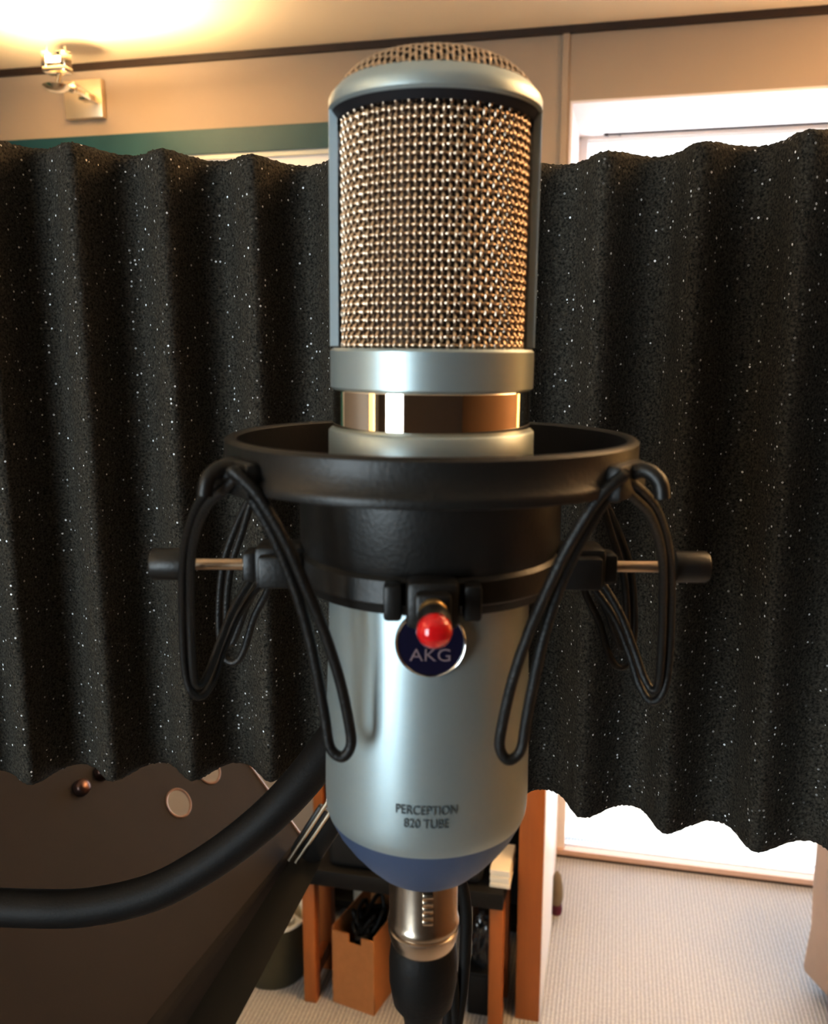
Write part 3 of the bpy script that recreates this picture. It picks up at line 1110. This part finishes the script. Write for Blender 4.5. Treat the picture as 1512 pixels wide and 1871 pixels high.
TR = RT()
rk = thing('side_rack', 'low orange wood rack with black top standing on the carpet', 'side table', W(uL + RW / 2, vL + RD / 2, 0))
lw = .034
ztop0 = RH - .028
for (a, b) in ((0, 0), (RW - lw, 0), (0, RD - lw), (RW - lw, RD - lw)):
    obj('leg', bbox(uL - lw / 2 + a, uL + lw / 2 + a, vL + b, vL + b + lw, 0, ztop0, .003, TR), M['orange_wood'], rk)
for a in (0, RW - lw):
    obj('stretcher', bbox(uL - .010 + a, uL + .010 + a, vL + lw, vL + RD - lw, .045, .085, .002, TR), M['orange_wood'], rk)
obj('top', bbox(uL - lw, min(uL + RW - lw / 2, uC0 - .004), vL - .015, vL + RD + .02, ztop0, RH + .014, .003, TR), M['black_top'], rk)

# black case on the rack
ua = onplane(596, 1560, W(0, vL, 0), E2).dot(E1)
ub = onplane(880, 1560, W(0, vL, 0), E2).dot(E1)
bc_ = W((ua + ub) / 2, vL + .06, RH + .014)
cs = thing('equipment_case', 'black soft equipment case lying on the low orange rack', 'case', bc_)
obj('shell', bbox(ua, ub, vL + .005, vL + .15, RH + .0145, RH + .125, .018, TR, 3), M['black_cloth'], cs)
obj('handle', tube(catmull([W((ua + ub) / 2 - .06, vL + .08, RH + .122), W((ua + ub) / 2 - .05, vL + .08, RH + .148), W((ua + ub) / 2 + .05, vL + .08, RH + .148), W((ua + ub) / 2 + .06, vL + .08, RH + .122)], 6), .006, 8), M['black_cloth'], cs)

# small pile of papers at the other end of the rack
ua = onplane(897, 1560, W(0, vL + .03, 0), E2).dot(E1)
ub = onplane(934, 1560, W(0, vL + .03, 0), E2).dot(E1)
pp = thing('paper_pile', 'small pile of pale papers on the rack top beside the bookcase end', 'papers', W((ua + ub) / 2, vL + .06, RH + .0145))
for k in range(5):
    zz = RH + .0146 + k * .009
    obj('sheet', bbox(ua + .001 * (k % 2), min(ub, uC0 - .008) - .0015 * (k % 3), vL + .01 + .002 * (k % 2), vL + .13, zz, zz + .0086, 0, TR), M['paper'], pp, smooth=False)

# cardboard magazine file
pb0, pb1 = onz(609, 1829, 0), onz(684, 1856, 0)
ub0, vb0 = uv_of(pb0)
ub1, vb1 = uv_of(pb1)
dirb = (pb1 - pb0).normalized()
dirn = Vector((-dirb.y, dirb.x, 0))
wb = (pb1 - pb0).length
hb = onplane(609, 1698, pb0, dirn).z
TBX = Matrix((dirb, dirn, Vector((0, 0, 1)))).transposed().to_4x4()
TBX.translation = pb0
mg = thing('magazine_file', 'brown cardboard magazine file with notched front under the orange rack', 'box', pb0 + dirb * wb / 2)
db = .20
nc, nw, nh = wb * .40, wb * .30, .022
fp = holed_plate([(0, 0), (wb, 0), (wb, hb), (nc + nw, hb), (nc + nw, hb - nh), (nc, hb - nh), (nc, hb), (0, hb)], [], .004)
FM = TBX @ Matrix.Rotation(R_(90), 4, 'X')
bmesh.ops.transform(fp, matrix=FM, verts=fp.verts)
obj('front_panel', fp, M['cardboard'], mg, smooth=False)
for xx in (0, wb - .003):
    obj('side_panel', bbox(xx, xx + .003, .002, db, 0, hb + .01, 0, TBX), M['cardboard'], mg, smooth=False)
obj('back_panel', bbox(.003, wb - .003, db - .003, db, 0, hb + .02, 0, TBX), M['cardboard'], mg, smooth=False)
obj('bottom_panel', bbox(.003, wb - .003, .002, db - .003, 0, .003, 0, TBX), M['cardboard'], mg, smooth=False)


def lump(c, sx, sy, sz, seed, amp=.35, sub=4, fr=14):
    bm = bmesh.new()
    bmesh.ops.create_icosphere(bm, subdivisions=sub, radius=1)
    for v in bm.verts:
        d = v.co.normalized()
        k = 1 + amp * noise.noise(d * 2.1 + Vector((seed, 0, 0))) + amp * .5 * noise.noise(d * 5.3 + Vector((0, seed, 0)))
        v.co = Vector(c) + Vector((d.x * sx * k, d.y * sy * k, max(d.z * sz * k, -sz)))
    return bm


# tangle of black leads poking out of the file
tg = bmesh.new()
rnd = random.Random(3)
cc = TBX @ Vector((wb * .5, db * .45, hb - .03))
pts = []
for k in range(46):
    a = rnd.uniform(0, 2 * PI)
    pts.append(cc + dirb * (wb * .34 * math.cos(a) * rnd.uniform(.4, 1)) + dirn * (db * .36 * math.sin(a) * rnd.uniform(.4, 1)) + Vector((0, 0, rnd.uniform(-.05, .055))))
o = obj('coiled_lead', tube(catmull(pts, 5), .0055, 8), M['cable'], origin=cc)
tag(o, 'tangled black lead stuffed into the cardboard magazine file', 'cable')

# books standing behind the file
Yb = pb0.y + .26
books = [('ring_binder', 646, 681, 'grey_card', 'grey white ring binder standing behind the cardboard file', 'binder'),
         ('book', 684, 704, 'cream', 'cream spined book between grey binder and red book', 'book'),
         ('book', 705, 714, 'red_book', 'thin red spined book beside the cream book', 'book')]
for nm_, xa, xb, mk, lb, ct_ in books:
    a = onplane(xa, 1680, W(0, vL + RD + .06, 0), E2).dot(E1)
    b = onplane(xb, 1680, W(0, vL + RD + .06, 0), E2).dot(E1)
    v0 = vL + RD + .06
    t = thing(nm_, lb, ct_, W((a + b) / 2, v0 + .06, 0))
    hgt = .40 if ct_ == 'binder' else .385
    bk = bmesh.new()
    th_ = min(.003, (b - a) * .2)
    box(bk, a, a + th_, v0, v0 + .11, 0, hgt, TR)
    box(bk, b - th_, b, v0, v0 + .11, 0, hgt, TR)
    box(bk, a + th_, b - th_, v0, v0 + th_, 0, hgt, TR)
    obj('cover', bk, M[mk], t, smooth=False)
    obj('pages', bbox(a + th_ * 1.1, b - th_ * 1.1, v0 + th_ * 1.1, v0 + .105, .003, hgt - .004, 0, TR), M['paper'], t, smooth=False)
    if ct_ == 'binder':
        am = (a + b) / 2
        obj('finger_hole', lathe([(.010, -.001), (.013, -.001), (.013, .0008), (.010, .0008)], W(am, v0, .12), 24, close=True, axis=(TR.to_3x3() @ AXM)), M['grey_bead'], t)

# right-hand side under the rack: black carton, crumpled bag, beige folder
v1 = vL + .05
a = onplane(852, 1800, W(0, v1, 0), E2).dot(E1)
b = onplane(909, 1800, W(0, v1, 0), E2).dot(E1)
hz = onplane(880, 1780, W(0, v1, 0), E2).z
bx2 = thing('storage_box', 'black lidded storage box on the carpet under the orange rack', 'box', W((a + b) / 2, v1 + .05, 0))
obj('tub', bbox(a + .002, b - .012, v1 + .002, v1 + .066, 0, hz - .012, .004, TR), M['black_top'], bx2)
obj('lid', bbox(a, b - .010, v1, v1 + .068, hz - .012, hz, .003, TR), M['black_top'], bx2)
cc = W((a + b) / 2 - .004, v1 + .032, hz + .067)
bg = obj('plastic_bag', lump(cc, .024, .026, .066, 2.3, .45), M['film'], origin=cc, angle=20)
tag(bg, 'crumpled shiny black plastic bag on top of the black storage box', 'bag')
t0 = onplane(849, 1750, W(0, vL + .19, 0), E2).dot(E1)
fo = thing('card_folder', 'narrow beige card folder upright beside the black storage box', 'folder', W(t0, vL + .25, 0))
obj('cover', bbox(t0, t0 + .018, vL + .19, vL + .30, 0, .225, .001, TR), M['grey_card'], fo)
obj('tab', bbox(t0 + .004, t0 + .014, vL + .20, vL + .23, .225, .235, .001, TR), M['paper'], fo)

# waste bin
pbn = onz(497, 1806, 0)
Cb = Vector((pbn.x - .004, pbn.y + .075, 0))
bn = thing('waste_bin', 'round olive waste bin with white liner behind the music stand', 'waste bin', Cb)
obj('bin_body', lathe([(.001, .002), (.078, .002), (.081, .0), (.084, .006), (.092, .165), (.0945, .167), (.0945, .173), (.090, .173), (.082, .01), (.001, .008)], Cb, 64), M['olive'], bn)
obj('liner', lathe([(.0885, .16), (.0895, .1765), (.0955, .1755), (.0955, .168)], Cb, 64), M['paper'], bn)
obj('liner', lathe([(.0885, .16), (.080, .09), (.07, .06), (.001, .05)], Cb, 64), M['paper'], bn)
cc = Cb + Vector((.02, .01, .13))
o = obj('crumpled_paper', lump(cc, .045, .05, .045, 8.1, .4), M['paper'], origin=cc, angle=20)
tag(o, 'crumpled white paper lying inside the olive waste bin', 'paper')

# ================================================================== WOODEN CABINET BESIDE THE WINDOW RECESS
HC = 0.80
cab = thing('bookcase', 'orange wood bookcase end with window light painted on its side by the recess', 'bookcase', W(uC1 - .15, (vC + V0) / 2, 0))
vE = V0 - .016
obj('end_panel', bbox(uC0, uC1 - .003, vC, vE, 0, HC, .002, TR), M['orange_wood'], cab)
obj('lit_side', bbox(uC1 - .003, uC1, vC + .002, vE, 0, HC, .0008, TR), M['white_paint'], cab, label='pale side with window light put into its colour')  # white skin puts the window light into the side's colour
uCL = uC0 - .62
v_s = vL + RD + .19
obj('end_panel', bbox(uCL, uCL + .03, v_s, vE, 0, HC, .002, TR), M['orange_wood'], cab)
for zz in (.03, .42, HC - .03):
    obj('shelf', bbox(uCL + .03, uC0, v_s, vE, zz, zz + .025, .001, TR), M['orange_wood'] if zz > .1 else M['black_top'], cab)
obj('back_board', bbox(uCL + .03, uC0, vE - .006, vE, .055, HC - .03, 0, TR), M['black_top'], cab)  # black board stands in for the shade behind the rack
# plinth strip and small sack beside the cabinet
ps = onz(1010, 1660, 0)
cc = onz(1008, 1668, 0) + Vector((.012, 0, 0))
sk = thing('door_stop', 'small dull green fabric door stop with wine foot at the bookcase corner', 'door stop', cc)
obj('sack', lathe([(.001, .03), (.014, .03), (.018, .05), (.017, .09), (.010, .125), (.003, .135), (.0005, .136)], cc, 24), M['sack'], sk)
obj('foot', lathe([(.001, .0), (.014, .0), (.017, .01), (.016, .028), (.001, .032)], cc, 24), M['wine'], sk)

# ================================================================== ARMCHAIR SIDE AT THE RIGHT
g0 = onz(1463, 1795, 0)
g1 = onz(1513, 1856, 0)
gd = (g1 - g0).normalized()              # runs towards the viewer
gn = Vector((-gd.y, gd.x, 0))
if gn.x < 0:
    gn = -gn
TG = Matrix((gd, gn, Vector((0, 0, 1)))).transposed().to_4x4()
TG.translation = g0
ac = thing('armchair', 'beige upholstered armchair side standing on carpet near the glazed door', 'armchair', g0 + gd * .3 + gn * .3)


def cushion(x0, x1, y0, y1, z0, z1, bev, seed, puff=.008):
    bm = bmesh.new()
    box(bm, x0, x1, y0, y1, z0, z1)
    bmesh.ops.bevel(bm, geom=list(bm.edges), offset=bev, segments=4, affect='EDGES', profile=.5)
    bmesh.ops.subdivide_edges(bm, edges=list(bm.edges), cuts=3, use_grid_fill=True)
    for v in bm.verts:
        v.co += Vector((1, 1, .3)) * (noise.noise(v.co * 7 + Vector((seed, 0, 0))) * puff)
    bmesh.ops.transform(bm, matrix=TG, verts=bm.verts)
    return bm


obj('arm', cushion(0, .70, 0, .16, .035, .56, .02, 1), M['bag'], ac, angle=60)
obj('arm', cushion(0, .70, .66, .82, .035, .56, .02, 2), M['bag'], ac, angle=60)
obj('seat', cushion(.1, .70, .165, .655, .06, .40, .02, 3), M['bag'], ac, angle=60)
obj('backrest', cushion(0.0, .14, .165, .655, .06, .62, .02, 4), M['bag'], ac, angle=60)
for a_, b_ in ((.05, .06), (.65, .06), (.05, .76), (.65, .76)):
    obj('foot', solid([(.018, 0), (.022, .045)], TG @ Vector((a_, b_, 0)), 16), M['dark_trim'], ac)

# ================================================================== TEAL FRAMED BOARD ON THE WALL
ut, ztb = on_wall(597, 227)
ub_e, _ = on_wall(800, 220)
u_l, _ = on_wall(-160, 260)
zt2 = ztb - .062
bd = thing('framed_board', 'white board in a teal frame on the tan wall above the foam', 'framed board', W((u_l + ub_e) / 2, V0, ztb - .4))
fb = bmesh.new()
zlow = ztb - .75
tt = ztb - zt2
for (a, b, c, d) in ((u_l, ub_e, zt2, ztb), (u_l, ub_e, zlow, zlow + tt), (u_l, u_l + tt, zlow + tt, zt2), (ub_e - tt, ub_e, zlow + tt, zt2)):
    box(fb, a, b, V0 - .022, V0 - .001, c, d, TR)
obj('frame', fb, M['teal'], bd, smooth=False)
fb = bmesh.new()
bt = .014
for (a, b, c, d) in ((u_l + tt, ub_e - tt, zt2 - bt, zt2), (u_l + tt, ub_e - tt, zlow + tt, zlow + tt + bt), (u_l + tt, u_l + tt + bt, zlow + tt + bt, zt2 - bt), (ub_e - tt - bt, ub_e - tt, zlow + tt + bt, zt2 - bt)):
    box(fb, a, b, V0 - .016, V0 - .001, c, d, TR)
obj('bead', fb, M['grey_bead'], bd, smooth=False)
fb = bmesh.new(); box(fb, u_l + tt + bt, ub_e - tt - bt, V0 - .008, V0 - .001, zlow + tt + bt, zt2 - bt, TR)
obj('board_face', fb, M['board'], bd, smooth=False)

# ================================================================== WALL LAMP
ul0, zl0 = on_wall(128, 222)
ul1, zl1 = on_wall(192, 147)
lc = W((ul0 + ul1) / 2, V0, (zl0 + zl1) / 2)
lamp = thing('wall_lamp', 'chrome wall lamp with square back plate and jointed arm', 'lamp', lc)
obj('back_plate', bbox(ul0, ul1, V0 - .024, V0 - .0005, zl0, zl1, .003, TR), M['plate_satin'], lamp)
vl = V0 - .075
vh_ = V0 - .46


def lp(x, y, v=vl):
    return onplane(x, y, W(0, v, 0), E2)


ja = lp(170, 184, V0 - .024)
jb = lp(158, 176, V0 - .12)
jc = lp(132, 162, V0 - .34)
obj('arm', tube(catmull([ja, jb, jc], 6), .0052, 12), M['lamp_chrome'], lamp)
obj('arm', tube([lp(168, 174, V0 - .024), lp(134, 152, V0 - .34)], .003, 10), M['lamp_chrome'], lamp)
obj('arm_collar', bbox(-.016, .016, -.03, .004, -.008, .008, .003, Matrix.Translation(lp(164, 181, V0 - .055)) @ TR), M['lamp_chrome'], lamp)
bm = bmesh.new(); bmesh.ops.create_uvsphere(bm, u_segments=20, v_segments=12, radius=.0105); bmesh.ops.translate(bm, verts=bm.verts, vec=jc)
obj('joint', bm, M['lamp_chrome'], lamp)
ds = lp(104, 163, vh_)
obj('lower_dish', lathe([(.001, -.008), (.013, -.006), (.024, -.001), (.031, .006), (.0295, .006), (.022, .0), (.001, -.005)], ds, 40), M['lamp_chrome'], lamp)
obj('stem', tube([ds, lp(110, 128, vh_)], .0055, 12), M['lamp_chrome'], lamp)
obj('arm_link', tube([jc, lp(118, 158, V0 - .40), ds], .0045, 10), M['lamp_chrome'], lamp)
hb_ = lp(104, 129, vh_)
uh, vh = uv_of(hb_)
hd = obj('lamp_head', bbox(uh - .026, uh + .030, vh - .018, vh + .018, hb_.z - .006, hb_.z + .006, .003, TR), M['lamp_chrome'], lamp)
for du, hh_ in ((-.023, .040), (.024, .034)):
    obj('head_post', bbox(uh + du - .006, uh + du + .006, vh - .014, vh + .014, hb_.z + .006, hb_.z + hh_, .002, TR), M['lamp_chrome'], hd)
    obj('head_pin', tube([W(uh + du, vh, hb_.z + hh_), W(uh + du, vh, hb_.z + hh_ + .014)], .0022, 8), M['lamp_chrome'], hd)
bl0, bl1 = W(uh - .015, vh, hb_.z + .024), W(uh + .017, vh, hb_.z + .024)
obj('bulb', tube(catmull([bl0, bl0.lerp(bl1, .3), bl0.lerp(bl1, .7), bl1], 4), .0052, 12), M['bulb'], lamp, label='glowing warm halogen bulb')
# round cap added and sized to cast the dark circle on the ceiling
bulb_c = bl0.lerp(bl1, .5)
sh_c = onz(141, 75, CEIL)
kf = .30
dc = bulb_c.lerp(sh_c, kf)
sh_r = (onz(182, 76, CEIL) - onz(100, 76, CEIL)).length / 2 * kf
obj('shadow_cap', solid([(sh_r * .96, -.0012), (sh_r, 0), (sh_r * .96, .0012)], dc, 32), M['lamp_chrome'], lamp)
obj('cap_stem', tube([W(uh + .03, vh, hb_.z + .03), dc], .0016, 8), M['lamp_chrome'], lamp)

# ================================================================== LIGHT
def light(name, kind, loc, energy, col, **kw):
    l = bpy.data.lights.new(name, kind)
    l.energy = energy
    l.color = col
    for k, v in kw.items():
        setattr(l, k, v)
    o = bpy.data.objects.new(name, l)
    COL.objects.link(o)
    o.location = loc
    return o


def aim(o, d):
    o.rotation_euler = Vector(d).to_track_quat('-Z', 'Y').to_euler()


l = light('bulb_light', 'POINT', bulb_c + Vector((0, 0, .008)), 1.6, (1.0, .72, .40), shadow_soft_size=.006)
l = light('bulb_uplight', 'SPOT', bulb_c + Vector((0, 0, .009)), 25, (1.0, .74, .42), shadow_soft_size=.006, spot_size=R_(170), spot_blend=.3)
aim(l, (0, 0, 1))
# daylight through the window behind the viewer
l = light('rear_daylight', 'AREA', W((WU0 + WU1) / 2, VB - .12, (WZ0 + WZ1) / 2), 44, (.78, .92, 1.0), shape='RECTANGLE', size=WU1 - WU0, size_y=WZ1 - WZ0)
aim(l, E2)
# daylight through the glazed door
l = light('door_daylight', 'AREA', W((u_j + UREC1) / 2, vf + .12, z_head * .55), 40, (.72, .86, 1.0), shape='RECTANGLE', size=UREC1 - u_j, size_y=z_head * 1.06)
aim(l, -E2 + Vector((0, 0, -.12)))

w = bpy.data.worlds.new('sky')
S.world = w
w.use_nodes = True
bgn = w.node_tree.nodes['Background']
bgn.inputs['Color'].default_value = (.95, .97, 1.0, 1)
bgn.inputs['Strength'].default_value = 1.3

def added_floor_lamp(p, label, e_shade, up, shade_mat):  # unseen lamps, added for amber stripes in the band and ceiling fill
    t = thing('added_floor_lamp', label, 'lamp', p, group='added paper floor lamps beyond the view')
    c = Vector((p.x, p.y, 0))
    obj('base', solid([(.13, 0), (.135, .008), (.12, .02), (.02, .03)], c, 40), M['stand'], t)
    obj('pole', solid([(.010, .028), (.010, 1.30)], c, 16), M['stand'], t)
    obj('lamp_shade', lathe([(.115, 1.25), (.125, 1.26), (.125, 1.84), (.115, 1.85), (.113, 1.84), (.113, 1.26)], c, 48, close=True), shade_mat, t)
    l_ = light('added_uplight', 'SPOT', c + Vector((0, 0, 1.80)), up, (1.0, .74, .47), shadow_soft_size=.05, spot_size=R_(150), spot_blend=.8)
    aim(l_, (0, 0, 1))


M['shade_r'] = mat('glowing_amber_paper', (.8, .6, .35), .8, emit=(1.0, .60, .20), emit_s=2.6, noise_amt=.03)
M['shade_l'] = mat('soft_amber_paper', (.8, .6, .35), .8, emit=(1.0, .66, .26), emit_s=1.1, noise_amt=.03)
added_floor_lamp(Vector((1.52, 1.05, 0)), 'added unseen amber paper floor lamp at the side nearest the armchair', 2.6, 330, M['shade_r'])
added_floor_lamp(Vector((-1.75, -.35, 0)), 'added unseen soft amber paper floor lamp at the side away from the armchair', 1.1, 40, M['shade_l'])

# ================================================================== CAMERA
cd = bpy.data.cameras.new('camera')
cd.sensor_fit = 'HORIZONTAL'
cd.sensor_width = 36
cd.lens = 36 * F_PX / W_PX
cd.clip_start = .01
cd.dof.use_dof = True
cd.dof.focus_distance = .40
cd.dof.aperture_fstop = 26
cam = bpy.data.objects.new('camera', cd)
COL.objects.link(cam)
cam.location = EYE
cam.rotation_euler = (PI / 2 - PITCH, 0, 0)
S.camera = cam
S.view_settings.view_transform = 'Standard'
S.view_settings.look = 'None'
S.view_settings.exposure = 0.82
S.view_settings.gamma = 0.8
S.cycles.max_bounces = 8
S.cycles.sample_clamp_indirect = 6
